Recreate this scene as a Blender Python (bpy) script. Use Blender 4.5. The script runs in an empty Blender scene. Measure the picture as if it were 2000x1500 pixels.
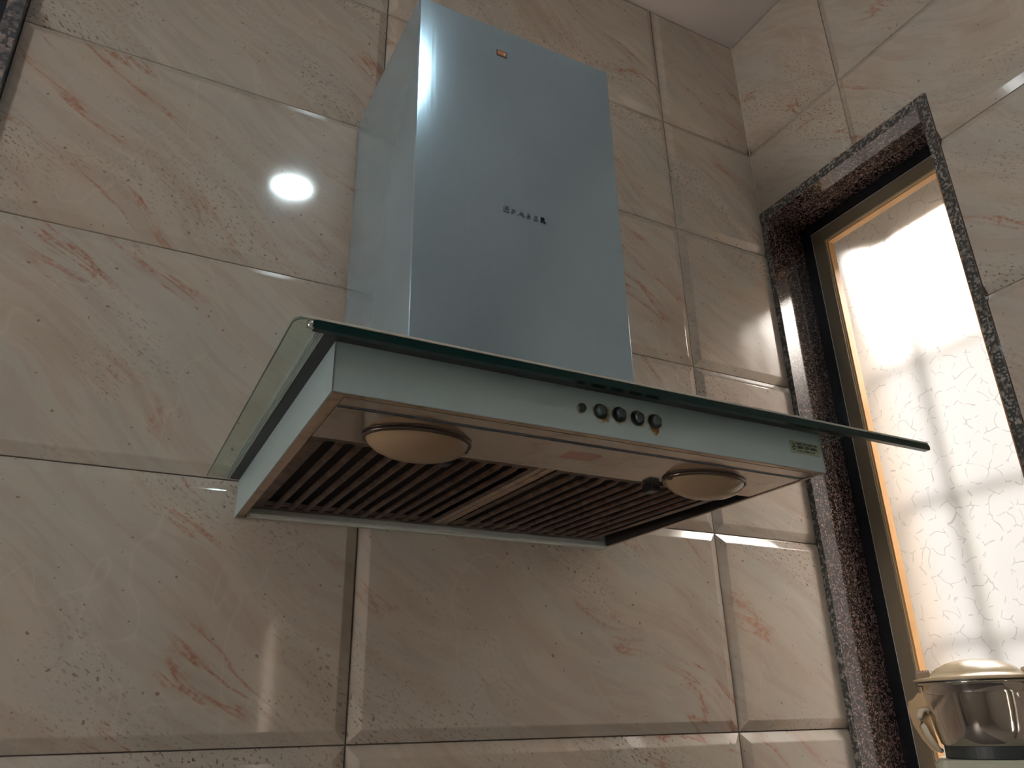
import bpy, bmesh, math, random
from mathutils import Vector, Matrix
C = bpy.context.scene.collection
PI = math.pi
ZB = 1.55          # height of the hood's underside above the floor; shapes below are written relative to it

# ---------------------------------------------------------------- camera, sky, exposure
cam_d = bpy.data.cameras.new('camera'); cam = bpy.data.objects.new('camera', cam_d); C.objects.link(cam)
cam_d.sensor_width = 36; cam_d.lens = 36 * 1529.0 / 2000; cam_d.clip_start = .01
rx, ry, rz = 1.979, -0.0225, -0.4906
cam.matrix_world = Matrix.Translation((-0.1375, -0.9754, -0.2356 + ZB)) @ Matrix.Rotation(rz, 4, 'Z') @ Matrix.Rotation(rx, 4, 'X') @ Matrix.Rotation(ry, 4, 'Z')
S = bpy.context.scene; S.camera = cam
S.view_settings.view_transform = 'Standard'; S.view_settings.look = 'None'
S.view_settings.gamma = 1; S.view_settings.use_curve_mapping = False
S.view_settings.exposure = 0.45
SKY = 26.0
LAMP = 60.0
w = bpy.data.worlds.new('world'); S.world = w; w.use_nodes = True
bg = w.node_tree.nodes['Background']
bg.inputs[0].default_value = (1.0, .93, .86, 1); bg.inputs[1].default_value = SKY
try:
    S.cycles.max_bounces = 10; S.cycles.diffuse_bounces = 5; S.cycles.transparent_max_bounces = 12
    S.cycles.sample_clamp_indirect = 8; S.cycles.blur_glossy = .3
except Exception: pass

# ---------------------------------------------------------------- helpers
def mat(name, col=(.5, .5, .5), rough=.5, metal=0., spec=None, emit=None, es=0, trans=0, ior=1.5, coat=0):
    m = bpy.data.materials.new(name); m.use_nodes = True
    b = m.node_tree.nodes['Principled BSDF']
    b.inputs['Base Color'].default_value = (*col, 1); b.inputs['Roughness'].default_value = rough
    b.inputs['Metallic'].default_value = metal; b.inputs['IOR'].default_value = ior
    b.inputs['Transmission Weight'].default_value = trans; b.inputs['Coat Weight'].default_value = coat
    if emit: b.inputs['Emission Color'].default_value = (*emit, 1); b.inputs['Emission Strength'].default_value = es
    return m
class G:
    """small node-graph writer"""
    def __init__(s, m): s.t = m.node_tree; s.b = s.t.nodes.get('Principled BSDF')
    def n(s, typ, **kw):
        x = s.t.nodes.new(typ)
        for k, v in kw.items(): setattr(x, k, v)
        return x
    def l(s, a, b): s.t.links.new(a, b)
    def put(s, v, sock):
        if hasattr(v, 'links'): s.l(v, sock)
        else: sock.default_value = v
    def math(s, op, a, b=0., c=0., clamp=False):
        x = s.n('ShaderNodeMath', operation=op, use_clamp=clamp); s.put(a, x.inputs[0]); s.put(b, x.inputs[1]); s.put(c, x.inputs[2]); return x.outputs[0]
    def noise(s, vec, scale, detail=3, rough=.5, dist=0., dim='3D'):
        x = s.n('ShaderNodeTexNoise'); x.noise_dimensions = dim; s.l(vec, x.inputs['Vector'])
        x.inputs['Scale'].default_value = scale; x.inputs['Detail'].default_value = detail
        x.inputs['Roughness'].default_value = rough; x.inputs['Distortion'].default_value = dist
        return x.outputs['Fac']
    def ramp(s, f, pts):
        x = s.n('ShaderNodeValToRGB'); s.l(f, x.inputs[0]); e = x.color_ramp.elements
        while len(e) < len(pts): e.new(.5)
        for k, (p, c) in zip(e, pts):
            k.position = p; k.color = (*c, 1) if hasattr(c, '__len__') else (c, c, c, 1)
        return x.outputs[0]
    def mix(s, f, a, b):
        x = s.n('ShaderNodeMix', data_type='RGBA'); s.put(f, x.inputs[0])
        s.put(a if hasattr(a, 'links') else (*a, 1), x.inputs[6]); s.put(b if hasattr(b, 'links') else (*b, 1), x.inputs[7]); return x.outputs[2]
    def map(s, vec, loc=(0, 0, 0), rot=(0, 0, 0), scale=(1, 1, 1)):
        x = s.n('ShaderNodeMapping'); s.l(vec, x.inputs[0]); x.inputs[1].default_value = loc; x.inputs[2].default_value = rot; x.inputs[3].default_value = scale; return x.outputs[0]
    def xyz(s, a, b, c):
        x = s.n('ShaderNodeCombineXYZ'); s.put(a, x.inputs[0]); s.put(b, x.inputs[1]); s.put(c, x.inputs[2]); return x.outputs[0]
    def sep(s, v):
        x = s.n('ShaderNodeSeparateXYZ'); s.l(v, x.inputs[0]); return x.outputs
    def bump(s, h, strength, dist=.001, normal=None):
        x = s.n('ShaderNodeBump'); s.l(h, x.inputs['Height']); x.inputs['Strength'].default_value = strength; x.inputs['Distance'].default_value = dist
        if normal is not None: s.l(normal, x.inputs['Normal'])
        return x.outputs[0]
    def pos(s): return s.n('ShaderNodeNewGeometry').outputs['Position']

ROOT = {}
def obj(name, bm, m, parent=None, label=None, smooth=False, raw=False):
    """links the bmesh (hood coordinates) as one mesh object"""
    if not raw:
        off = ROOT.get(parent.name, Vector((0, 0, 0))) if parent else Vector((0, 0, 0))
        bmesh.ops.translate(bm, verts=bm.verts, vec=Vector((0, 0, ZB)) - off)
    if name != 'pane': bmesh.ops.recalc_face_normals(bm, faces=bm.faces)
    me = bpy.data.meshes.new(name); bm.to_mesh(me); bm.free()
    if smooth:
        for p in me.polygons: p.use_smooth = True
    me.materials.append(m)
    o = bpy.data.objects.new(name, me); C.objects.link(o)
    if parent: o.parent = parent; ROOT[o.name] = ROOT.get(parent.name, Vector((0, 0, 0)))
    if label: o['label'] = label
    return o
def tag(o, label, cat, group=None):
    o['label'] = label; o['category'] = cat
    if group: o['group'] = group
    return o
def struct(o): o['kind'] = 'structure'; return o
def thing(name, label, cat, loc, group=None):
    o = bpy.data.objects.new(name, None); C.objects.link(o); o.location = (loc[0], loc[1], loc[2] + ZB)
    o.empty_display_size = .05; ROOT[o.name] = Vector(o.location)
    return tag(o, label, cat, group)
def box(bm, x0, x1, y0, y1, z0, z1, bev=0, seg=2):
    r = bmesh.ops.create_cube(bm, size=1)['verts']
    for v in r: v.co = Vector(((x0 + x1) / 2 + v.co.x * (x1 - x0), (y0 + y1) / 2 + v.co.y * (y1 - y0), (z0 + z1) / 2 + v.co.z * (z1 - z0)))
    if bev:
        es = list({e for v in r for e in v.link_edges})
        bmesh.ops.bevel(bm, geom=es, offset=bev, segments=seg, affect='EDGES', profile=.5)
    return bm
def B(*a, **k): return box(bmesh.new(), *a, **k)
def lathe(bm, prof, cx, cy, n=48, sx=1, sy=1, z0=0):
    """prof: (r, z) pairs round a vertical axis"""
    rings = []
    for r, z in prof:
        if r < 1e-6: rings.append([bm.verts.new((cx, cy, z + z0))])
        else: rings.append([bm.verts.new((cx + r * sx * math.cos(2 * PI * i / n), cy + r * sy * math.sin(2 * PI * i / n), z + z0)) for i in range(n)])
    for a, b in zip(rings, rings[1:]):
        for i in range(n):
            j = (i + 1) % n
            if len(a) == 1 and len(b) > 1: bm.faces.new((a[0], b[i], b[j]))
            elif len(b) == 1 and len(a) > 1: bm.faces.new((a[i], b[0], a[j]))
            elif len(a) > 1: bm.faces.new((a[i], b[i], b[j], a[j]))
    return bm
def prism(bm, pts, z0, z1, axis='z'):
    """pts: 2D outline, extruded z0..z1 along an axis"""
    f = {'z': lambda a, b, c: (a, b, c), 'y': lambda a, b, c: (a, c, b), 'x': lambda a, b, c: (c, a, b)}[axis]
    lo = [bm.verts.new(f(a, b, z0)) for a, b in pts]; hi = [bm.verts.new(f(a, b, z1)) for a, b in pts]
    bm.faces.new(lo); bm.faces.new(hi[::-1]); n = len(pts)
    for i in range(n): bm.faces.new((lo[i], lo[(i + 1) % n], hi[(i + 1) % n], hi[i]))
    return bm
def tube(bm, pts, r, n=8, flat=1):
    P = [Vector(p) for p in pts]; rings = []
    for i, p in enumerate(P):
        t = (P[min(i + 1, len(P) - 1)] - P[max(i - 1, 0)]).normalized()
        u = t.cross(Vector((0, 0, 1)));  u = u.normalized() if u.length > 1e-4 else Vector((1, 0, 0)); v = t.cross(u)
        rr = r[i] if hasattr(r, '__len__') else r
        rings.append([bm.verts.new(p + u * rr * math.cos(2 * PI * k / n) * flat + v * rr * math.sin(2 * PI * k / n)) for k in range(n)])
    for a, b in zip(rings, rings[1:]):
        for i in range(n): bm.faces.new((a[i], a[(i + 1) % n], b[(i + 1) % n], b[i]))
    bm.faces.new(rings[0][::-1]); bm.faces.new(rings[-1]); return bm
def rrect(x0, x1, y0, y1, r, n=5, corners=(1, 1, 1, 1)):
    out = []
    for k, (cx, cy, a) in enumerate(((x1 - r, y1 - r, 0), (x0 + r, y1 - r, 90), (x0 + r, y0 + r, 180), (x1 - r, y0 + r, 270))):
        if corners[k]:
            for i in range(n + 1):
                t = math.radians(a + 90 * i / n); out.append((cx + r * math.cos(t), cy + r * math.sin(t)))
        else: out.append(((x1, y1), (x0, y1), (x0, y0), (x1, y0))[k])
    return out

# ---------------------------------------------------------------- materials
def tile_material():
    m = mat('beige marble tile', rough=.075); g = G(m)
    p = g.sep(g.pos()); rnd = g.n('ShaderNodeObjectInfo').outputs['Random']
    u = g.math('ADD', g.math('SUBTRACT', p[0], p[1]), g.math('MULTIPLY', rnd, 13.7))
    v = g.math('ADD', p[2], g.math('MULTIPLY', rnd, 7.3))
    a = math.radians(-36); ca, sa = math.cos(a), math.sin(a)
    s_ = g.math('ADD', g.math('MULTIPLY', u, ca), g.math('MULTIPLY', v, sa))       # along the streaks
    t_ = g.math('SUBTRACT', g.math('MULTIPLY', v, ca), g.math('MULTIPLY', u, sa))  # across them
    # gentle bending of the flow
    iso = g.xyz(u, v, 0.0)
    bend = g.math('MULTIPLY', g.math('SUBTRACT', g.noise(iso, 2.2, 2), .5), .22)
    t2 = g.math('ADD', t_, bend)
    flow = g.xyz(g.math('MULTIPLY', s_, .3), t2, 0.0)
    flow2 = g.xyz(g.math('MULTIPLY', s_, .42), t2, 3.1)
    flow3 = g.xyz(g.math('MULTIPLY', s_, .16), t2, 5.7)
    base = g.ramp(g.noise(flow, 9, 4, .55), [(.3, (.42, .35, .29)), (.45, (.49, .43, .365)), (.58, (.45, .415, .365)), (.75, (.55, .49, .42))])
    pink = g.ramp(g.noise(g.xyz(u, v, 9.0), 5, 3), [(.45, 0.), (.7, 1.)])
    base = g.mix(g.math('MULTIPLY', pink, .2), base, (.54, .39, .32))
    # fine streaks in the flow
    fs = g.ramp(g.noise(flow3, 55, 4, .6), [(.42, 1.), (.52, 0.)])
    base = g.mix(g.math('MULTIPLY', fs, .22), base, (.36, .25, .2))
    # orange-brown veins: contour lines of a distorted noise, cut into stretches
    n1 = g.noise(flow3, 7.5, 5, .62)
    vein = g.ramp(g.math('ABSOLUTE', g.math('SUBTRACT', n1, .53)), [(0., 1.), (.003, .8), (.012, .18), (.025, 0.)])
    cut = g.ramp(g.noise(g.xyz(u, v, 2.0), 4.5, 2), [(.50, 0.), (.60, 1.)])
    grain = g.ramp(g.noise(g.xyz(s_, t2, 0.), 160, 2), [(.35, .25), (.6, 1.)])
    vein = g.math('MULTIPLY', g.math('MULTIPLY', vein, cut), grain)
    base = g.mix(g.math('MULTIPLY', vein, .85), base, (.36, .13, .065))
    # pale hair veins
    n2 = g.noise(g.xyz(g.math('MULTIPLY', u, 1.5), g.math('MULTIPLY', v, .8), 4.0), 3, 3)
    hair = g.ramp(g.math('ABSOLUTE', g.math('SUBTRACT', n2, .5)), [(0., 1.), (.003, 0.)])
    base = g.mix(g.math('MULTIPLY', hair, .14), base, (.72, .64, .55))
    # peppery speckles gathered in bands
    band = g.ramp(g.noise(flow2, 7, 3, .5), [(.50, 0.), (.68, 1.)])
    spk = g.ramp(g.noise(g.xyz(g.math('MULTIPLY', s_, .45), t_, 0.), 300, 2, .6), [(.58, 0.), (.66, 1.)])
    base = g.mix(g.math('MULTIPLY', g.math('MULTIPLY', band, spk), .9), base, (.15, .078, .052))
    spk2 = g.ramp(g.noise(iso, 120, 1), [(.735, 0.), (.76, 1.)])
    base = g.mix(g.math('MULTIPLY', spk2, .7), base, (.2, .1, .07))
    g.l(base, g.b.inputs['Base Color'])
    wav = g.noise(g.xyz(u, v, 0.), 14, 1)
    g.l(g.bump(wav, .012, .01), g.b.inputs['Normal'])
    return m
TILE = tile_material()

def granite(name, lo, hi, pepper, rough=.07, scale=1.):
    m = mat(name, rough=rough); g = G(m); P = g.pos()
    vo = g.n('ShaderNodeTexVoronoi'); g.l(P, vo.inputs['Vector']); vo.inputs['Scale'].default_value = 210 * scale
    c = g.sep(vo.outputs['Color'])[0]
    base = g.ramp(c, [(.0, lo), (.45, lo), (.62, hi), (.8, pepper), (1., hi)])
    base = g.mix(g.ramp(g.noise(P, 60 * scale, 3), [(.4, 0.), (.7, .8)]), base, lo)
    g.l(base, g.b.inputs['Base Color'])
    return m
GRAN = granite('brown black granite', (.020, .013, .013), (.10, .056, .048), (.26, .19, .17), rough=.06, scale=2.1); GRAN.node_tree.nodes['Principled BSDF'].inputs['IOR'].default_value = 1.75
GRAN_END = granite('grey granite slab end', (.045, .045, .042), (.20, .18, .165), (.42, .38, .35), rough=.35, scale=1.25)
GRAN_BLUE = granite('mottled granite slab end', (.06, .07, .08), (.24, .2, .2), (.4, .3, .27), rough=.35)

def brushed(name, col, rough, vertical=True, grime=0., met=.85):
    m = mat(name, col, rough, met); g = G(m); P = g.pos()
    sc = (260, 260, 2.5) if vertical else (2.5, 260, 260)
    n = g.noise(g.map(P, scale=sc), 1, 3, .6)
    g.l(g.math('ADD', g.math('MULTIPLY', n, .08), rough - .04), g.b.inputs['Roughness'])
    cl = g.noise(P, 6, 3)
    c = g.mix(g.ramp(cl, [(.35, 0.), (.7, 1.)]), tuple(x * .93 for x in col), tuple(min(1, x * 1.05) for x in col))
    c = g.mix(g.math('MULTIPLY', n, .10), c, (.25, .28, .3))
    if grime:
        gr = g.ramp(g.noise(P, 35, 5, .65), [(.52, 0.), (.72, 1.)])
        c = g.mix(g.math('MULTIPLY', gr, grime), c, (.20, .12, .06))
    g.l(c, g.b.inputs['Base Color'])
    g.l(g.bump(n, .02, .0004), g.b.inputs['Normal'])
    return m
STEEL_CH = brushed('brushed chimney steel', (.40, .54, .63), .135, met=.62)
STEEL_UNDER = brushed('greasy under panel steel', (.52, .46, .40), .12, False, grime=.5)
STEEL_RIM = brushed('grease stained rim steel', (.54, .40, .29), .35, False, grime=.7)
STEEL_BACK = brushed('pale steel flange', (.74, .78, .75), .45, False, grime=.15, met=.3)

BTN = [(.2470, .0232), (.2680, .0236), (.2885, .0232), (.3085, .0230)]
def front_steel():
    """steel of the canopy box with rust rings round the push buttons"""
    m = brushed('brushed canopy steel', (.52, .66, .70), .38, False, 0., .55); g = G(m); P = g.pos(); s = g.sep(P)
    base = g.b.inputs['Base Color'].links[0].from_socket
    nz = g.math('MULTIPLY', g.math('SUBTRACT', g.noise(P, 170, 3), .5), .012)
    tot = None
    for (x, z, r, k) in [(b[0], b[1], .0095, 1.) for b in BTN] + [(.2272, .023, .006, .7), (.3078, .0165, .0065, 2.2), (.2495, .0215, .0105, .9)]:
        d = g.math('SQRT', g.math('ADD', g.math('POWER', g.math('SUBTRACT', s[0], x), 2.), g.math('POWER', g.math('SUBTRACT', s[2], z + ZB), 2.)))
        d = g.math('ADD', d, nz)
        q = g.math('MULTIPLY', g.math('SUBTRACT', 1., g.math('DIVIDE', d, r), clamp=True), k)
        tot = q if tot is None else g.math('MAXIMUM', tot, q)
    near = g.math('LESS_THAN', s[1], -.42)
    f = g.math('MULTIPLY', tot, near)
    col = g.ramp(f, [(0., (.45, .42, .30)), (.35, (.33, .27, .10)), (.8, (.22, .09, .02))])
    g.l(g.mix(g.math('MULTIPLY', f, 2.6, clamp=True), base, col), g.b.inputs['Base Color'])
    g.l(g.math('SUBTRACT', .55, g.math('MULTIPLY', f, 1.4, clamp=True)), g.b.inputs['Metallic'])
    return m
STEEL_FRONT = front_steel()

def grease():
    m = mat('greasy brown filter metal', rough=.42, metal=.55); g = G(m); P = g.pos()
    c = g.ramp(g.noise(P, 45, 5, .65), [(.3, (.042, .020, .014)), (.5, (.115, .064, .043)), (.7, (.21, .13, .085))])
    g.l(c, g.b.inputs['Base Color']); g.l(g.bump(g.noise(P, 700, 2), .35, .0008), g.b.inputs['Normal'])
    return m
GREASE = grease()
BLACK = mat('black rubber', (.012, .012, .013), .45)
CAVITY = mat('cavity shade black', (.02, .014, .012), .8)  # near-black colour stands for the shade inside the box
def glass_thin():
    m = bpy.data.materials.new('green tinted glass'); m.use_nodes = True; t = m.node_tree; t.nodes.remove(t.nodes['Principled BSDF'])
    out = t.nodes['Material Output']; tr = t.nodes.new('ShaderNodeBsdfTransparent'); gl = t.nodes.new('ShaderNodeBsdfGlossy'); fr = t.nodes.new('ShaderNodeFresnel'); mx = t.nodes.new('ShaderNodeMixShader')
    tr.inputs[0].default_value = (.84, .90, .87, 1); gl.inputs[0].default_value = (.9, 1, .96, 1); gl.inputs['Roughness'].default_value = .02; fr.inputs[0].default_value = 1.52
    ge_ = t.nodes.new('ShaderNodeNewGeometry'); mm = t.nodes.new('ShaderNodeMath'); mm.operation = 'SUBTRACT'; mm.inputs[0].default_value = 1; t.links.new(ge_.outputs['Backfacing'], mm.inputs[1])
    mk = t.nodes.new('ShaderNodeMath'); mk.operation = 'MULTIPLY'; t.links.new(fr.outputs[0], mk.inputs[0]); t.links.new(mm.outputs[0], mk.inputs[1]); t.links.new(mk.outputs[0], mx.inputs[0]); t.links.new(tr.outputs[0], mx.inputs[1]); t.links.new(gl.outputs[0], mx.inputs[2]); t.links.new(mx.outputs[0], out.inputs[0])
    return m
GLASS = glass_thin()
EDGE = mat('dark green glass edge', (.0015, .022, .020), .22, ior=1.38)
RIMLIGHT = mat('glass rim highlight', (.50, .47, .41), .4)  # pale colour stands for light caught by the polished top bevel
LENS = mat('yellowed lamp lens', (.34, .235, .14), .22); LENS.node_tree.nodes['Principled BSDF'].inputs['Subsurface Weight'].default_value = .2
LENS.node_tree.nodes['Principled BSDF'].inputs['Subsurface Radius'].default_value = (.01, .006, .003)
DARKMET = mat('dark anodised frame', (.012, .012, .016), .22, .0)
BRONZE = mat('bronze anodised sash', (.21, .17, .115), .38, .35)
BEAD = mat('window-lit amber bead', (.48, .27, .11), .45)  # amber holds the window light on the sash's inner side face
def pane_material():
    m = bpy.data.materials.new('patterned frosted glass'); m.use_nodes = True; t = m.node_tree; t.nodes.remove(t.nodes['Principled BSDF']); g = G(m)
    out = t.nodes['Material Output']; P = g.pos()
    q = g.sep(P); P2 = g.xyz(q[1], q[2], 0.)
    wob = g.n('ShaderNodeTexNoise'); g.l(P2, wob.inputs['Vector']); wob.inputs['Scale'].default_value = 45; wob.inputs['Detail'].default_value = 0
    vm = g.n('ShaderNodeVectorMath', operation='MULTIPLY_ADD'); g.l(wob.outputs['Color'], vm.inputs[0]); vm.inputs[1].default_value = (.02, .02, 0.); g.l(P2, vm.inputs[2])
    vo = g.n('ShaderNodeTexVoronoi', feature='DISTANCE_TO_EDGE'); vo.voronoi_dimensions = '2D'; g.l(vm.outputs[0], vo.inputs['Vector']); vo.inputs['Scale'].default_value = 34
    gate = g.ramp(g.noise(P2, 70, 0), [(.47, 0.), (.50, 1.)])
    line = g.math('MULTIPLY', g.ramp(vo.outputs['Distance'], [(0., 1.), (.012, 1.), (.03, 0.)]), gate)
    nrm = g.bump(g.math('ADD', line, g.math('MULTIPLY', g.noise(P, 900, 2), .25)), .7, .0012)
    rf = g.n('ShaderNodeBsdfRefraction'); rf.inputs['Roughness'].default_value = .42; rf.inputs['IOR'].default_value = 1.42
    g.l(g.mix(line, (1, .99, .97), (.74, .73, .72)), rf.inputs[0])
    tl = g.n('ShaderNodeBsdfTranslucent'); g.l(g.mix(line, (.92, .88, .83), (.5, .48, .47)), tl.inputs[0])
    m1 = g.n('ShaderNodeMixShader'); m1.inputs[0].default_value = .035; g.l(rf.outputs[0], m1.inputs[1]); g.l(tl.outputs[0], m1.inputs[2])
    gl = g.n('ShaderNodeBsdfGlossy'); gl.inputs['Roughness'].default_value = .15; fr = g.n('ShaderNodeFresnel'); fr.inputs[0].default_value = 1.45
    m2 = g.n('ShaderNodeMixShader'); g.l(nrm, gl.inputs['Normal']); g.l(fr.outputs[0], m2.inputs[0]); g.l(m1.outputs[0], m2.inputs[1]); g.l(gl.outputs[0], m2.inputs[2])
    g.l(m2.outputs[0], out.inputs[0])
    return m
PANE = pane_material()
PLASTER = mat('white ceiling paint', (.62, .56, .54), .8)
GROUT = mat('grey brown grout', (.22, .18, .15), .9)
WALLP = mat('cream paint', (.55, .50, .44), .8)
OUTW = mat('weathered outside render', (.11, .09, .072), .9)
BLD = mat('grey neighbouring wall', (.020, .021, .022), .9)

# ---------------------------------------------------------------- room
XR, ZC, ZF = .9923, 1.2267, -ZB
ZR = [-1.1577, -.8567, -.5565, -.2556, .0442, .3461, .6438, .9099, ZC]      # joints of the tile rows
XT = [-.3453, .1549, .757, XR]
XL, YF = -2.2, -3.0
fl = struct(obj('floor', B(XL - .1, XR + .3, YF - .1, .12, ZF - .05, ZF), mat('floor tile', (.42, .38, .34), .6)))
ce = struct(obj('ceiling', B(XL - .1, XR + .17, YF - .1, .2, ZC + .001, ZC + .1), PLASTER))
TH = .007
wb = bmesh.new()
box(wb, -.3453, XR + .17, TH + .001, .15, ZF, ZC)
box(wb, XL - .1, -1.15, TH + .001, .15, ZF, ZC)
box(wb, -1.15, -.3453, TH + .001, .15, ZC - .12, ZC)
wall_back = struct(obj('wall_back', wb, GROUT))
WY0, WY1, WZ0, WZ1 = -.001, -.3966, -.52, .7402          # outer outline of the granite window lining
wr = bmesh.new()
box(wr, XR + .007, XR + .17, YF - .1, WY1 - .0, ZF, ZC)
box(wr, XR + .007, XR + .17, WY1, .007, WZ1, ZC)
box(wr, XR + .007, XR + .17, WY1, .007, ZF, WZ0)
wall_right = struct(obj('wall_right', wr, GROUT))
L0, L1, LZ0, LZ1 = -1.15, -.60, -.35, .25                      # a large open window in the left wall, out of frame
wlb = bmesh.new(); box(wlb, XL - .1, XL, YF - .1, L0, ZF, ZC); box(wlb, XL - .1, XL, L1, .15, ZF, ZC); box(wlb, XL - .1, XL, L0, L1, ZF, LZ0); box(wlb, XL - .1, XL, L0, L1, LZ1, ZC)
wl = struct(obj('wall_left', wlb, WALLP))
w2 = bmesh.new(); box(w2, XL - .07, XL - .03, L0, L0 + .04, LZ0, LZ1); box(w2, XL - .07, XL - .03, L1 - .04, L1, LZ0, LZ1); box(w2, XL - .07, XL - .03, L0 + .04, L1 - .04, LZ0, LZ0 + .04)
box(w2, XL - .07, XL - .03, L0 + .04, L1 - .04, LZ1 - .04, LZ1); box(w2, XL - .07, XL - .03, (L0 + L1) / 2 - .02, (L0 + L1) / 2 + .02, LZ0 + .04, LZ1 - .04)
struct(obj('window_2', w2, BRONZE))
wf = bmesh.new()
GX0, GX1, GZ1 = .648, .682, .22                              # the narrow gap of a doorway behind the camera
box(wf, XL, GX0, YF - .1, YF, ZF, ZC); box(wf, GX1, XR + .007, YF - .1, YF, ZF, ZC); box(wf, GX0, GX1, YF - .1, YF, GZ1, ZC)
wf_ = struct(obj('wall_front', wf, WALLP))
struct(obj('wall_streak_dimmer', B(-1.5, 3.0, -4.6, -4.5, ZF, ZC), WALLP))  # unseen wall added behind the gap to dim its streak on the tiles

def tile_mesh(rects, plane, back):
    """rects: (a0, a1, z0, z1, flags l r b t); plane 'back' (a = x) or 'right' (a = -y)"""
    bm = bmesh.new(); W_, D_ = .0150, .0085
    for a0, a1, z0, z1, fl_ in rects:
        l, r, b, t = fl_; gp = .0006
        prof = [(0, back), (0, 0), (0.0004, .0012), (W_ - .0010, D_ - .0005), (W_ + .0006, D_)]
        loops = []
        for ins, h in prof:
            A0 = a0 + (gp + ins if l else 0); A1 = a1 - (gp + ins if r else 0); Z0 = z0 + (gp + ins if b else 0); Z1 = z1 - (gp + ins if t else 0)
            if not l and h > back: pass
            q = [(A0, Z0), (A1, Z0), (A1, Z1), (A0, Z1)]
            hh = h - .0050
            loops.append([bm.verts.new((a, -hh, z) if plane == 'back' else (XR - hh, -a, z)) for a, z in q])
        for p, q in zip(loops, loops[1:]):
            for i in range(4): bm.faces.new((p[i], p[(i + 1) % 4], q[(i + 1) % 4], q[i]))
        bm.faces.new(loops[-1])
    return bm
F1 = (1, 1, 1, 1)
for i in range(3):
    for j in range(len(ZR) - 1):
        obj('tile', tile_mesh([(XT[i], XT[i + 1] - (.0036 if i == 2 else 0), ZR[j], ZR[j + 1], (1, 0 if i == 2 else 1, 1, 1))], 'back', -.0015), TILE, wall_back)
w0, w1 = -WY0, -WY1
for j in range(len(ZR) - 1):                                   # right wall: a runs from the corner towards the camera
    z0, z1 = ZR[j], ZR[j + 1]
    cols = [(0.0035, .239), (.239, .841), (.841, 1.443), (1.443, 2.045)]
    for a0, a1 in cols:
        if z0 >= WZ1 or a0 >= w1 or z1 <= WZ0: rr = [(a0, a1, z0, z1, F1)]
        elif z1 > WZ1:
            if a1 <= w1: rr = [(a0, a1, WZ1, z1, (1, 1, 0, 1))]
            else: rr = [(a0, w1, WZ1, z1, (1, 0, 0, 1)), (w1, a1, z0, z1, (0, 1, 1, 1))]
        else:
            if a1 <= w1: continue
            rr = [(w1, a1, z0, z1, (0, 1, 1, 1))]
            if z0 < WZ0: rr.append((a0, w1, z0, WZ0, (1, 0, 1, 0)))
        rr = [(a, b_, c, d, (0, *f[1:]) if a < .01 else f) for a, b_, c, d, f in rr]
        obj('tile', tile_mesh(rr, 'right', -.0015), TILE, wall_right)
# pale grout bead up the corner of the two walls
cb = bmesh.new(); tube(cb, [(XR - .0036, -.0036, -1.1), (XR - .0039, -.0038, .2), (XR - .0036, -.0036, 1.22)], .0011, 6)
obj('corner_bead', cb, mat('pale corner grout', (.50, .47, .38), .8), wall_right, 'pale bead of grout up the corner of the two walls')

# doorway beside the tiles at the far left, with granite lining
tr1 = struct(obj('trim_1', B(-.3655, -.3460, -.012, .12, ZF, ZC - .1, bev=.001), GRAN_BLUE))
tr2 = struct(obj('trim_2', B(-1.15, -1.1305, -.012, .12, ZF, ZC - .1, bev=.001), GRAN_BLUE))
dr = struct(obj('door_1', B(-1.13, -.366, .05, .09, ZF, ZC - .12), mat('dark of the opening', (.008, .011, .02), .5)))  # near-black panel stands for the darkness of the opening
dh = bmesh.new(); tube(dh, [(-.43, .05, -.5), (-.43, .01, -.5), (-.50, .005, -.5)], .008, 10)
obj('door_handle', dh, mat('dull steel', (.5, .5, .5), .3, 1.), dr)

# ---------------------------------------------------------------- window
win = bpy.data.objects.new('window_1', None); C.objects.link(win); win.location = (XR, WY1 / 2, ZB + WZ0); win['kind'] = 'structure'
ROOT['window_1'] = Vector(win.location)
SL = .0170                                                     # slab thickness
X0w, X1w = XR - .009, 1.135
yl, yr, zt = -SL, WY1 + SL, WZ1 - SL - .003
def slab(name, a, face_box, end_box, lab):
    o = obj(name, a, GRAN, win, lab); return o
def lining(x0, x1, y0, y1, z0, z1, lab):
    o = obj('granite_slab', B(x0 + .0012, x1, y0, y1, z0, z1), GRAN, win, lab)
    e = obj('slab_end', B(x0, x0 + .0011, y0 + (0), y1, z0, z1), GRAN_END, o)
    return o
lining(X0w, X1w, yl, -.0045, WZ0, WZ1 - SL - .003, 'polished granite slab lining the side by the corner')
lining(X0w, X1w, WY1, yr, WZ0, WZ1, 'polished granite slab lining the side away from the corner')
lining(X0w, X1w, yr, -.0045, zt, WZ1, 'polished granite slab across the top')
lining(X0w - .02, X1w, yr, -.0045, WZ0, WZ0 + .02, 'polished granite sill slab')
zb = WZ0 + .02
def ringbox(x0, x1, y0, y1, z0, z1, wd):
    bm = bmesh.new(); box(bm, x0, x1, y1 - wd, y1, z0, z1); box(bm, x0, x1, y0, y0 + wd, z0, z1)
    box(bm, x0, x1, y0 + wd, y1 - wd, z1 - wd, z1); box(bm, x0, x1, y0 + wd, y1 - wd, z0, z0 + wd); return bm
obj('outer_frame', ringbox(1.084, 1.132, yr, yl, zb, zt, .026), DARKMET, win, 'near black outer window frame')
obj('frame_edge', ringbox(1.0832, 1.0838, yr + .0255, yl - .0255, zb + .0255, zt - .0255, .0012), mat('bright frame lip', (.75, .74, .7), .3, .6), win, 'thin bright lip between the frames')
sy0, sy1, sz0, sz1 = yr + .0265, yl - .0265, zb + .0265, zt - .0265
obj('sash', ringbox(1.0845, 1.118, sy0, sy1, sz0, sz1, .027), BRONZE, win, 'bronze sash frame')
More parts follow.
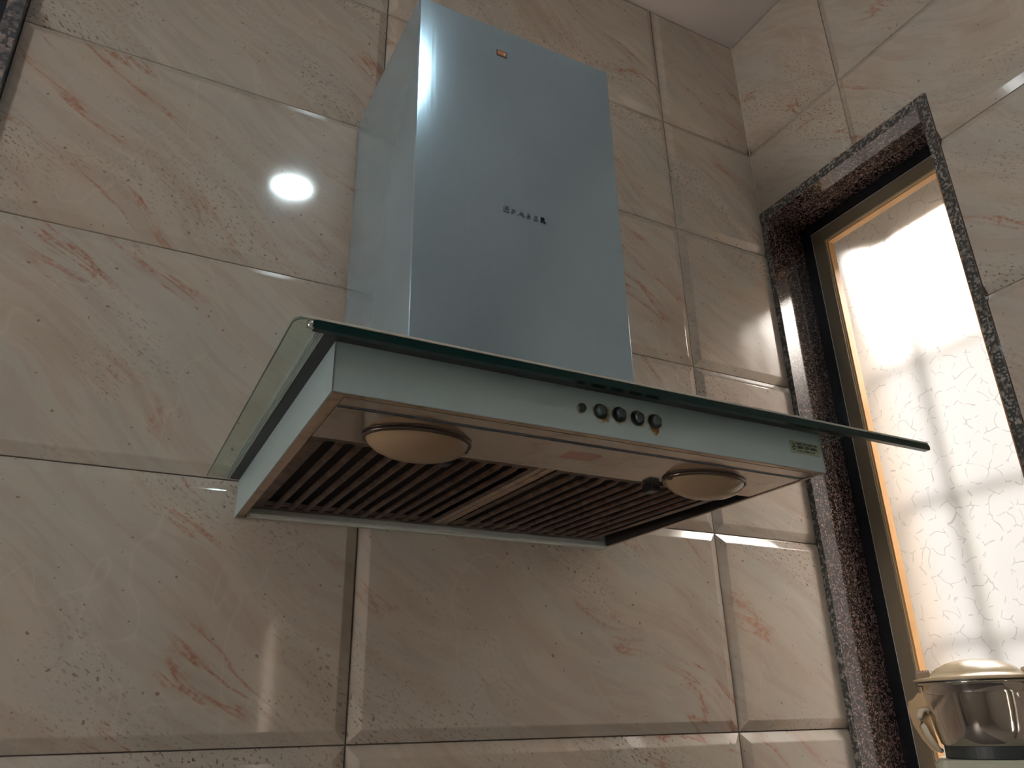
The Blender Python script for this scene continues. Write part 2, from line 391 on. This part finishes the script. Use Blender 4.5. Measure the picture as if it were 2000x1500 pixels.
by0, by1, bz0, bz1 = sy0 + .0272, sy1 - .0272, sz0 + .0272, sz1 - .0272
obj('glazing_bead', ringbox(1.090, 1.1055, by0, by1, bz0, bz1, .005), BEAD, win, 'narrow window-lit amber bead')
obj('groove_line', ringbox(1.0885, 1.0899, by0, by1, bz0, bz1, .0014), mat('pale bead lip', (.72, .55, .36), .4), win)
pb = bmesh.new(); vs = [pb.verts.new((1.1065, y, z)) for y, z in ((by0, bz0), (by0, bz1), (by1, bz1), (by1, bz0))]; pb.faces.new(vs)
pane = obj('pane', pb, PANE, win, 'frosted glass pane with embossed curly lines')
# outside: the reveal, grille, canopy slab and the neighbouring building
rv = bmesh.new(); box(rv, XR + .171, 1.42, yl + .03, .3, ZF, ZC); box(rv, XR + .171, 1.42, -.9, yr + .012, ZF, ZC)
box(rv, XR + .171, 1.42, yr, yl, zt - .01, ZC); box(rv, XR + .171, 1.42, yr, yl, ZF, zb)
struct(obj('wall_outer', rv, OUTW))
grl = thing('window_grille', 'dark blurred window grille seen through the frosted glass', 'grille', (1.35, -.2, zb))
GP = mat('grille paint', (.22, .22, .21), .6)
for y in (-.10, -.30):
    obj('grille_bar', B(1.340, 1.360, y - .009, y + .009, zb, zt - .01), GP, grl)
for z in (-.40, -.12, .14, .42):
    obj('grille_bar', B(1.360, 1.378, yr + .012, yl + .03, z - .006, z + .006), GP, grl)
nb = thing('neighbouring_building', 'pale grey building beyond the frosted window glass', 'building', (5, 1, ZF))
obj('wall', B(4.2, 6.5, -6, 8, ZF, 1.5), BLD, nb)
obj('parapet', B(4.15, 4.3, -6, 8, 1.5, 1.6), OUTW, nb)
struct(obj('ground', B(XR + .43, 12, -10, 12, ZF - .06, ZF - .01), mat('dusty ground', (.3, .28, .25), .9)))

# ---------------------------------------------------------------- cooker hood
hood = thing('cooker_hood', 'brushed steel chimney cooker hood with a glass canopy, mounted on the marble tiled wall', 'cooker hood', (.2655, -.001, 0))
W_, D_, H_ = .531, .425, .0430
def sheet_body():
    bm = bmesh.new(); t = .0012
    # front, left, right sheets and the return flanges below
    box(bm, 0, W_, -D_, -D_ + t, 0, H_, bev=.0005, seg=1)
    box(bm, W_ - t, W_, -D_, -.0045, 0, H_); box(bm, t, W_ - t, -D_ + t, -.0045, H_ - t, H_)
    pr = [(-D_, 0), (-.0045, -.0035), (-.0045, H_), (-D_, H_)]
    prism(bm, pr, 0, t, 'x')
    return bm
obj('canopy_box', sheet_body(), STEEL_FRONT, hood, 'pale steel box with rust stains round its buttons')
rm = bmesh.new(); box(rm, .0012, .0108, -.4238, -.0085, -.0012, .0004); box(rm, .0108, .5298, -.4238, -.4182, -.0002, .0006); box(rm, .5265, .5298, -.4172, -.0045, -.0002, .0006)
obj('bottom_rim', rm, STEEL_RIM, hood, 'grease stained rim round the underside')
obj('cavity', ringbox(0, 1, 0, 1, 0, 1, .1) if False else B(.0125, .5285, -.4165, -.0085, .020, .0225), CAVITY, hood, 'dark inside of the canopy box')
obj('groove', B(.0108, .5265, -.4182, -.4152, .0014, .0020), CAVITY, hood, 'dark strip for the shade in the groove behind the front lip')  # dark strip put in for the groove's shade
obj('side_gap_shade', B(.5235, .5290, -.4165, -.0200, .0008, .0200), CAVITY, hood, 'black liner for the shade in the gap beside the right filter')  # black box added so the recess reads as deep shade
bb = bmesh.new(); box(bb, .014, .5285, -.0105, -.0045, -.002, .0085); box(bb, .016, .527, -.0185, -.0105, .0, .0012)
obj('back_flange', bb, STEEL_BACK, hood, 'pale steel flange along the wall')
# the front under-panel
PY0, PY1 = -.4152, -.3165
lp = obj('light_panel', B(.0122, .5255, PY0, PY1, .0004, .0022, bev=.0004, seg=1), STEEL_UNDER, hood, 'glossy tan stained panel carrying the two lamps')
for k, y in enumerate((-.3985, -.3950)):
    obj('pinstripe', B(.0125, .525, y - .0003, y + .0003, -.0001, .0006), mat('blue grey pinstripe %d' % k, (.05, .075, .11), .4), lp)
st = obj('sticker', B(.2435, .2805, -.3765, -.3545, .0001, .0006), mat('faded red label', (.42, .22, .17), .35), lp, 'faded reddish paper label')
def lamp_cover(cx, cy):
    bm = bmesh.new(); rX, rY = .0485, .0315
    lathe(bm, [(1., -.0002), (.985, -.0035), (.93, -.0075), (.8, -.0122), (.6, -.0158), (.35, -.0180), (0, -.0188)], cx, cy, 56, rX, rY)
    lc = obj('lamp_cover', bm, LENS, lp, 'yellowed oval plastic lamp cover', smooth=True)
    b2 = bmesh.new(); lathe(b2, [(.985, .0005), (1.055, .0005), (1.065, -.0012), (1.04, -.0030), (1.0, -.0026), (.985, .0005)], cx, cy, 56, rX, rY)
    obj('cover_ring', b2, mat('dark lamp ring', (.10, .075, .06), .3, .6) if cx < .3 else bpy.data.materials['dark lamp ring'], lc, smooth=True)
    b3 = bmesh.new(); sx = cx + rX + .0005 if cx < .3 else cx - rX - .0005
    lathe(b3, [(.0035, .0), (.0035, -.003), (.0022, -.0042), (0, -.0044)], sx, cy + (.006 if cx < .3 else -.002), 12)
    obj('screw', b3, bpy.data.materials['dark lamp ring'], lc)
lamp_cover(.1015, -.3455); lamp_cover(.4320, -.3470)
# the two slotted filters, sloping up to the back
def filter_panel(x0, x1, s0, s1, latch_x):
    y0, y1 = -.3160, -.0210; zf, zk = .0022, .0085
    zz = lambda y: zf + (zk - zf) * (y - y0) / (y1 - y0)
    cu = bpy.data.curves.new('c', 'CURVE'); cu.dimensions = '2D'; cu.fill_mode = 'BOTH'; cu.extrude = .0006
    def spl(pts):
        s = cu.splines.new('POLY'); s.points.add(len(pts) - 1); s.use_cyclic_u = True
        for p, q in zip(s.points, pts): p.co = (q[0], q[1], 0, 1)
    spl(rrect(x0, x1, y0, y1, .003))
    n = 12; pitch = (s1 - s0) / (n - 1); hw = pitch * .315
    for i in range(n):
        c = s0 + pitch * i; spl(rrect(c - hw, c + hw, y0 + .0100, y1 - .0075, hw * .98))
    tmp = bpy.data.objects.new('tmp', cu); C.objects.link(tmp)
    me = bpy.data.meshes.new_from_object(tmp.evaluated_get(bpy.context.evaluated_depsgraph_get()))
    bm = bmesh.new(); bm.from_mesh(me); bpy.data.objects.remove(tmp)
    for v in bm.verts: v.co.z += zz(v.co.y)
    f = obj('filter', bm, GREASE, hood, 'greasy slotted metal filter')
    proto = None
    for i in range(n - 1):
        c = s0 + pitch * (i + .5); w2 = pitch * .5 - hw + .0006
        if proto is None:
            b2 = bmesh.new(); m_ = 6; rows = []
            for y, k in ((y0 + .0125, 0.), (y0 + .020, 1.), (y1 - .011, 1.), (y1 - .005, .0)):
                rows.append([b2.verts.new((c - w2 * math.cos(PI * j / m_), y, zz(y) - .0004 - k * .0030 * math.sin(PI * j / m_))) for j in range(m_ + 1)])
            for p, q in zip(rows, rows[1:]):
                for j in range(m_): b2.faces.new((p[j], p[j + 1], q[j + 1], q[j]))
            proto = obj('baffle', b2, GREASE, f, smooth=True)
        else:
            o = proto.copy(); C.objects.link(o); o.location.x += pitch * i; o.parent = f
    rv_ = bmesh.new()
    for i in range(n - 1):
        c = s0 + pitch * (i + .5); lathe(rv_, [(.0016, 0), (.0013, -.0010), (0, -.0014)], c, y1 - .0052, 8, z0=zz(y1) - .0006)
    r_ = obj('glint_dots', rv_, mat('bright glint metal', (.75, .62, .52), .25, .9) if x0 < .1 else bpy.data.materials['bright glint metal'], f, 'bright dots standing for glints along the back edge'); r_['kind'] = 'stuff'  # bright dots stand for the glints at the ridge ends
    lb = B(latch_x - .0065, latch_x + .0065, -.3170, -.3010, -.0075, .0025, bev=.0016); box(lb, latch_x - .0085, latch_x + .0085, -.3195, -.3150, -.0022, .0012, bev=.0006)
    obj('latch', lb, mat('black plastic latch', (.02, .022, .022), .3) if x0 < .1 else bpy.data.materials['black plastic latch'], f, 'small black spring latch')
filter_panel(.0135, .2465, .0330, .2330, .1420)
filter_panel(.2685, .5020, .2830, .4860, .3890)
mb = bmesh.new(); box(mb, .2472, .2678, -.316, -.021, .003, .0045, bev=.0004, seg=1); box(mb, .2570, .2578, -.314, -.022, .0024, .0035)
bmesh.ops.rotate(mb, cent=(.2575, -.316, .003), matrix=Matrix.Rotation(math.radians(1.2), 3, 'X'), verts=mb.verts)
obj('divider', mb, STEEL_RIM, hood, 'tan stained bar between the two filters')
# push buttons
for k, (x, z) in enumerate([(.2272, .0236)] + BTN):
    r = .0036 if k == 0 else .0062
    bm = bmesh.new(); lathe(bm, [(r * 1.2, 0), (r * 1.2, .0012), (r * 1.08, .0020), (r * .92, .0018), (r * .90, .0004)], 0, 0, 28)
    R_ = Matrix.Rotation(PI / 2, 4, 'X')
    bmesh.ops.transform(bm, matrix=Matrix.Translation((x, -D_, z)) @ R_, verts=bm.verts)
    ring = obj('button_ring', bm, mat('rust stained ring', (.018, .018, .016), .35) if k == 0 else bpy.data.materials['rust stained ring'], hood, smooth=False)
    bm = bmesh.new(); dp = .0020 if k == 0 else .0058
    lathe(bm, [(r * .80, 0), (r * .78, dp * .85), (r * .66, dp), (r * .3, dp * 1.02), (0, dp * 1.0)], 0, 0, 28)
    bmesh.ops.transform(bm, matrix=Matrix.Translation((x, -D_, z)) @ R_, verts=bm.verts)
    obj('indicator_lamp' if k == 0 else 'push_button', bm, mat('grey green button', (.045, .065, .065), .25) if k == 0 else bpy.data.materials['grey green button'], hood, smooth=True)
# text helper
def text(name, s, x, z, y, h, m, parent, sx=1., ext=.0001, al='LEFT', bold=0.):
    cu = bpy.data.curves.new('t', 'FONT'); cu.body = s; cu.size = h * 1.43; cu.extrude = ext; cu.offset = bold; cu.align_x = al; cu.resolution_u = 3
    tmp = bpy.data.objects.new('tmp', cu); C.objects.link(tmp)
    me = bpy.data.meshes.new_from_object(tmp.evaluated_get(bpy.context.evaluated_depsgraph_get())); bm = bmesh.new(); bm.from_mesh(me); bpy.data.objects.remove(tmp)
    bmesh.ops.transform(bm, matrix=Matrix.Translation((x, y, z)) @ Matrix.Rotation(PI / 2, 4, 'X') @ Matrix.Diagonal((sx, 1, 1, 1)), verts=bm.verts)
    return obj(name, bm, m, parent)
INK = mat('black ink', (.01, .015, .012), .5)
lab = obj('service_sticker', B(.4835, .5265, -D_ - .0004, -D_ - .00005, .0168, .0300), mat('pale green label', (.30, .36, .27), .45), hood, 'pale green sticker printed in black')
ty = -D_ - .00055
text('print', 'FABER CUSTOMER CARE', .4925, .0266, ty, .0019, INK, lab, 1.02)
text('print', '1800 209 3484', .4925, .0220, ty, .0034, INK, lab, 1.0, bold=.00008)
text('print', 'e-mail: care@faber.com', .4925, .0190, ty, .0017, INK, lab, 1.10)
em = bmesh.new()                                              # headset-like mark of the sticker
for i in range(20):
    a0, a1 = 2 * PI * i / 20, 2 * PI * (i + 1) / 20
    vs = [em.verts.new((.4885 + r * math.cos(a), ty, .0222 + r * math.sin(a))) for r, a in ((.0024, a0), (.0013, a0), (.0013, a1), (.0024, a1))]; em.faces.new(vs)
box(em, .4865, .4898, ty - .00005, ty + .00005, .0262, .0271); box(em, .4895, .4905, ty - .00005, ty + .00005, .0236, .0262)
obj('emblem', em, INK, lab)

# seal between box and glass
gk = bmesh.new(); box(gk, .001, .530, -.424, -.008, H_, .0440)
box(gk, -.0110, 0.0005, -.4355, -.008, H_ - .0004, .0438, bev=.0005); box(gk, .0006, .535, -.4355, -.4245, H_ - .0004, .0438, bev=.0005); box(gk, .5305, .535, -.4243, -.008, H_ - .0004, .0438, bev=.0005)
sl = obj('seal', gk, BLACK, hood, 'black rubber seal under the glass')
rb = bmesh.new()
for k in range(3):
    x = -.0126 - .0022 * k; box(rb, x - .0006, x + .0004, -.4440, -.008, .0430, .0438)
[box(rb, -.013 + .0032 * q, -.0115 + .0032 * q, -.4445, -.4360, .0430, .0438) for q in range(172)]  # front ribs stand for the seal's reflection in the glass
obj('seal_ribs', rb, mat('grey ribs and reflection', (.40, .46, .44), .4), sl, 'thin grey ribs beside the seal, the front row for its reflection')
# glass sheet and the loose strip along its front
ZG0, ZG1 = .0440, .0466
gb = prism(bmesh.new(), rrect(-.0371, .5640, -.4496, -.0045, .012, 6, (0, 0, 1, 1)), ZG0, ZG1)
gs = obj('glass_canopy', gb, GLASS, hood, 'clear greenish glass sheet')
ge = bmesh.new(); o_ = rrect(-.0371, .5640, -.4496, -.0045, .012, 6, (0, 0, 1, 1)); n_ = len(o_)
# thin green edge round the sheet
lo = [ge.verts.new((a, b, ZG0 + .0004)) for a, b in o_]; hi = [ge.verts.new((a, b, ZG1 - .0004)) for a, b in o_]
cx_, cy_ = .2635, -.23
lo2 = [ge.verts.new((a + (.0009 if a < cx_ else -.0009), b + (.0009 if b < cy_ else 0), ZG0 + .0004)) for a, b in o_]
for i in range(n_):
    j = (i + 1) % n_
    if i == 0: continue                                   # wall side
    ge.faces.new((lo[i], lo[j], hi[j], hi[i])); ge.faces.new((lo[i], lo2[i], lo2[j], lo[j]))
bmesh.ops.scale(ge, vec=(1.0006, 1.0006, 1), verts=ge.verts, space=Matrix.Translation((-cx_, -cy_, 0)))
obj('sheet_edge', ge, mat('green glass edge', (.10, .15, .13), .25), gs, 'ground greenish edge of the sheet')
def bar(x0, x1, y0, y1, z0, z1, r):
    pts = rrect(x0, x1, z0, z1, r, 5); return prism(bmesh.new(), pts, y0, y1, 'y')
es = obj('edge_strip', bar(-.0245, .6765, -.4515, -.4452, .0366, .0436, .0030), EDGE, hood, 'dark green glass strip running past the right end of the canopy')
obj('strip_rim', B(-.0330, .6750, -.4515, -.4499, .0439, .0461, bev=.0005), RIMLIGHT, es, 'pale rim for the light caught along the top of the strip')
cp = bmesh.new(); lathe(cp, [(0, -.0038), (.0028, -.0030), (.0034, 0), (.0028, .0030), (0, .0038)], -.0250, -.4484, 14, z0=.0401)
obj('end_cap', cp, mat('shiny end cap', (.8, .85, .85), .08, 1.), es, 'shiny rounded end', smooth=True)
# chimney
CX0, CX1, CD, CZ0, CZ1 = .1157, .4107, .269, ZG1 + .0005, .6435
ch = bmesh.new()
pts = [(CX0, -.0045), (CX0, -CD + .002)] + [(CX0 + .002 - .002 * math.cos(a), -CD + .002 - .002 * math.sin(a)) for a in (PI / 8, PI / 4, 3 * PI / 8)] + [(CX0 + .002, -CD), (CX1 - .002, -CD)] + \
      [(CX1 - .002 + .002 * math.sin(a), -CD + .002 - .002 * math.cos(a)) for a in (PI / 8, PI / 4, 3 * PI / 8)] + [(CX1, -CD + .002), (CX1, -.0045)]
inn = [(min(max(a, CX0 + .0012), CX1 - .0012), max(b, -CD + .0012)) for a, b in pts]
L = [[ch.verts.new((a, b, z)) for a, b in q] for q, z in ((pts, CZ0), (pts, CZ1), (inn, CZ1), (inn, CZ1 - .12))]
for p, q in zip(L, L[1:]):
    for i in range(len(pts) - 1): ch.faces.new((p[i], p[i + 1], q[i + 1], q[i]))
chm = obj('chimney', ch, STEEL_CH, hood, 'tall brushed steel chimney cover')
mod = chm.modifiers.new('e', 'EDGE_SPLIT'); mod.split_angle = math.radians(40)
for p in chm.data.polygons: p.use_smooth = True
LOGO = mat('worn steel lettering', (.16, .21, .24), .35, .8); LOGOD = mat('dark lettering', (.008, .008, .012), .25)
ly = -CD - .0006
x = .2435
for c_, wd in zip('FABER', (.0095, .0112, .0105, .0100, .0105)):
    lt = text('logo_letter', c_, x, .3405, ly, .0072, LOGO if c_ != 'R' else LOGOD, chm, 1.30, .0008, bold=.00012)
    if c_ == 'R': lt['label'] = 'dark last letter of the worn name'
    x += wd
eb = bmesh.new(); box(eb, .2330, .2405, ly - .0006, ly + .0008, .3405, .3418); box(eb, .2330, .2340, ly - .0006, ly + .0008, .3418, .3475)
box(eb, .2395, .2405, ly - .0006, ly + .0008, .3440, .3492); box(eb, .2362, .2395, ly - .0006, ly + .0008, .3482, .3492); box(eb, .2352, .2395, ly - .0006, ly + .0008, .3447, .3455)
obj('logo_emblem', eb, LOGO, chm, 'small square emblem before the name')
os_ = obj('chimney_sticker', B(.2275, .2430, ly - .0002, ly + .0005, .5935, .6040), mat('dark sticker border', (.09, .05, .03), .5), chm, 'tiny orange sticker with a dark border')
obj('sticker_print', B(.2287, .2408, ly - .0005, ly - .0001, .5955, .6020), mat('orange print', (.52, .17, .06), .5), os_)
obj('sticker_print', B(.2380, .2405, ly - .0007, ly - .0004, .5958, .6010), mat('cream print', (.6, .45, .3), .5), os_)

# ---------------------------------------------------------------- ceiling lights
LM = mat('cold lamp disc', (.8, .9, .95), .5, emit=(.78, .95, 1.), es=LAMP); RG = mat('white lamp ring', (.8, .8, .8), .4)
for k, (x, y, lab_) in enumerate(((.187, -.985, 'round cold white downlight above and before the hood'), (-1.23, -1.6, 'round cold white downlight above the doorway side'),
                                  (-1.0, -2.5, 'extra unseen downlight at the far left, added for ambient light'))):  # last lamp is added out of view to lift the ambient light
    t = thing('ceiling_light', lab_, 'ceiling light', (x, y, ZC))
    b1 = bmesh.new(); lathe(b1, [(0, -.004), (.055, -.004), (.055, -.001)], x, y, 40, z0=ZC); obj('diffuser', b1, LM, t)
    b2 = bmesh.new(); lathe(b2, [(.055, -.0005), (.056, -.007), (.064, -.007), (.068, -.0005)], x, y, 40, z0=ZC); obj('bezel', b2, RG, t)

# ---------------------------------------------------------------- worktop, container and pot
ct = bmesh.new(); box(ct, -.30, XR - .008, -.62, -.0075, -.70, -.66, bev=.004)
wt = obj('worktop', ct, granite('honed dark granite', (.05, .045, .045), (.16, .14, .13), (.3, .28, .26), rough=.5)); wt.name = 'worktop'; tag(wt, 'dark polished granite worktop below the cooker hood', 'worktop')
cabn = thing('base_cabinet', 'dark wooden cabinet under the granite worktop', 'cabinet', (.35, -.3, ZF))
obj('body', B(-.28, XR - .01, -.58, -.012, ZF, -.70), mat('brown cabinet', (.12, .07, .04), .5), cabn)
PX, PY = .897, -.296
def place(bm, ang=0):
    bmesh.ops.transform(bm, matrix=Matrix.Translation((PX, PY, 0)) @ Matrix.Rotation(ang, 4, 'Z'), verts=bm.verts); return bm
VA = math.atan2(.547, .837)                                   # the direction from the camera to the pot
cn = thing('storage_container', 'pale grey green upright container standing under the steel pot', 'container', (PX, PY, -.66))
CGR = mat('pale grey green plastic', (.46, .46, .37), .4)
cb_ = prism(bmesh.new(), rrect(-.066, .066, -.066, .066, .014, 4), -.66, -.2885)
bmesh.ops.bevel(cb_, geom=[e for e in cb_.edges if all(v.co.z > -.3 for v in e.verts)], offset=.003, segments=2, affect='EDGES')
obj('body', place(cb_, VA), CGR, cn)
pot = thing('casserole_pot', 'shiny steel casserole pot with a domed cream lid beside the window', 'pot', (PX, PY, -.2885))
STP = mat('mirror steel', (.62, .57, .52), .09, 1.)
zr = -.1995
b = bmesh.new(); lathe(b, [(.054, -.274), (.057, -.271), (.0610, -.255), (.0640, -.235), (.0655, -.215), (.0662, zr - .004), (.0715, zr - .003), (.0725, zr - .0005), (.063, zr - .0005), (.062, -.235), (0, -.262)], 0, 0, 72)
obj('body', place(b), STP, pot, 'mirror polished steel bowl', smooth=True)
b = bmesh.new(); lathe(b, [(0, -.2885), (.0535, -.2885), (.055, -.2875), (.0545, -.274), (.0, -.274)], 0, 0, 56); obj('base', place(b), mat('black base band', (.025, .03, .032), .5), pot, 'black band round the foot')
b = bmesh.new(); lathe(b, [(0, zr + .0012), (.071, zr + .0012), (.0745, zr + .002), (.0748, zr + .0045), (.066, zr + .0062), (.057, zr + .0068), (.0535, zr + .0105), (.045, zr + .0175), (.032, zr + .0235), (.016, zr + .0270), (0, zr + .0280)], 0, 0, 72)
lid = obj('lid', place(b), mat('cream lid plastic', (.66, .52, .34), .25), pot, 'domed cream lid stained brown at its rim', smooth=True)
b = bmesh.new(); lathe(b, [(.063, zr - .0005), (.0705, zr - .0005), (.0705, zr + .0013), (.063, zr + .0013)], 0, 0, 64); obj('lid_seal', place(b), BLACK, lid)
for k, ang in enumerate((VA + PI / 2, VA - PI / 2)):
    b = bmesh.new(); box(b, .0535, .0700, -.013, .013, zr + .0045, zr + .0145, bev=.002)
    for q in range(5): box(b, .0545 + q * .0031, .0560 + q * .0031, -.012, .0135, zr + .0140, zr + .0158)
    obj('lid_clip', place(b, ang + .12), mat('brown mottled clip', (.34, .24, .16), .4) if k == 0 else bpy.data.materials['brown mottled clip'], lid, 'ribbed clip on the lid rim')
    b = bmesh.new()
    out_ = [(.0655, -.212), (.072, -.2105), (.079, -.218), (.0855, -.221), (.0875, -.232), (.085, -.249), (.078, -.266), (.0695, -.279), (.064, -.282), (.0600, -.272), (.0635, -.24)]
    prism(b, out_, .000, .004, 'y')
    hb = obj('handle', place(b, ang), mat('tan handle plastic', (.52, .35, .18), .35) if k == 0 else bpy.data.materials['tan handle plastic'], pot, 'tan plastic side handle')
    b = bmesh.new(); tube(b, [(.0625, .003, -.236), (.0665, .010, -.2305), (.0720, .013, -.232), (.0742, .014, -.240), (.0735, .014, -.250), (.0700, .013, -.261), (.0655, .011, -.271), (.0610, .007, -.278), (.0580, .003, -.280)], [.003, .0035, .0042, .0045, .0045, .0045, .0042, .0036, .003], 10)
    obj('grip', place(b, ang), mat('cream grip', (.66, .56, .42), .25) if k == 0 else bpy.data.materials['cream grip'], hb, 'cream hooped grip', smooth=True)
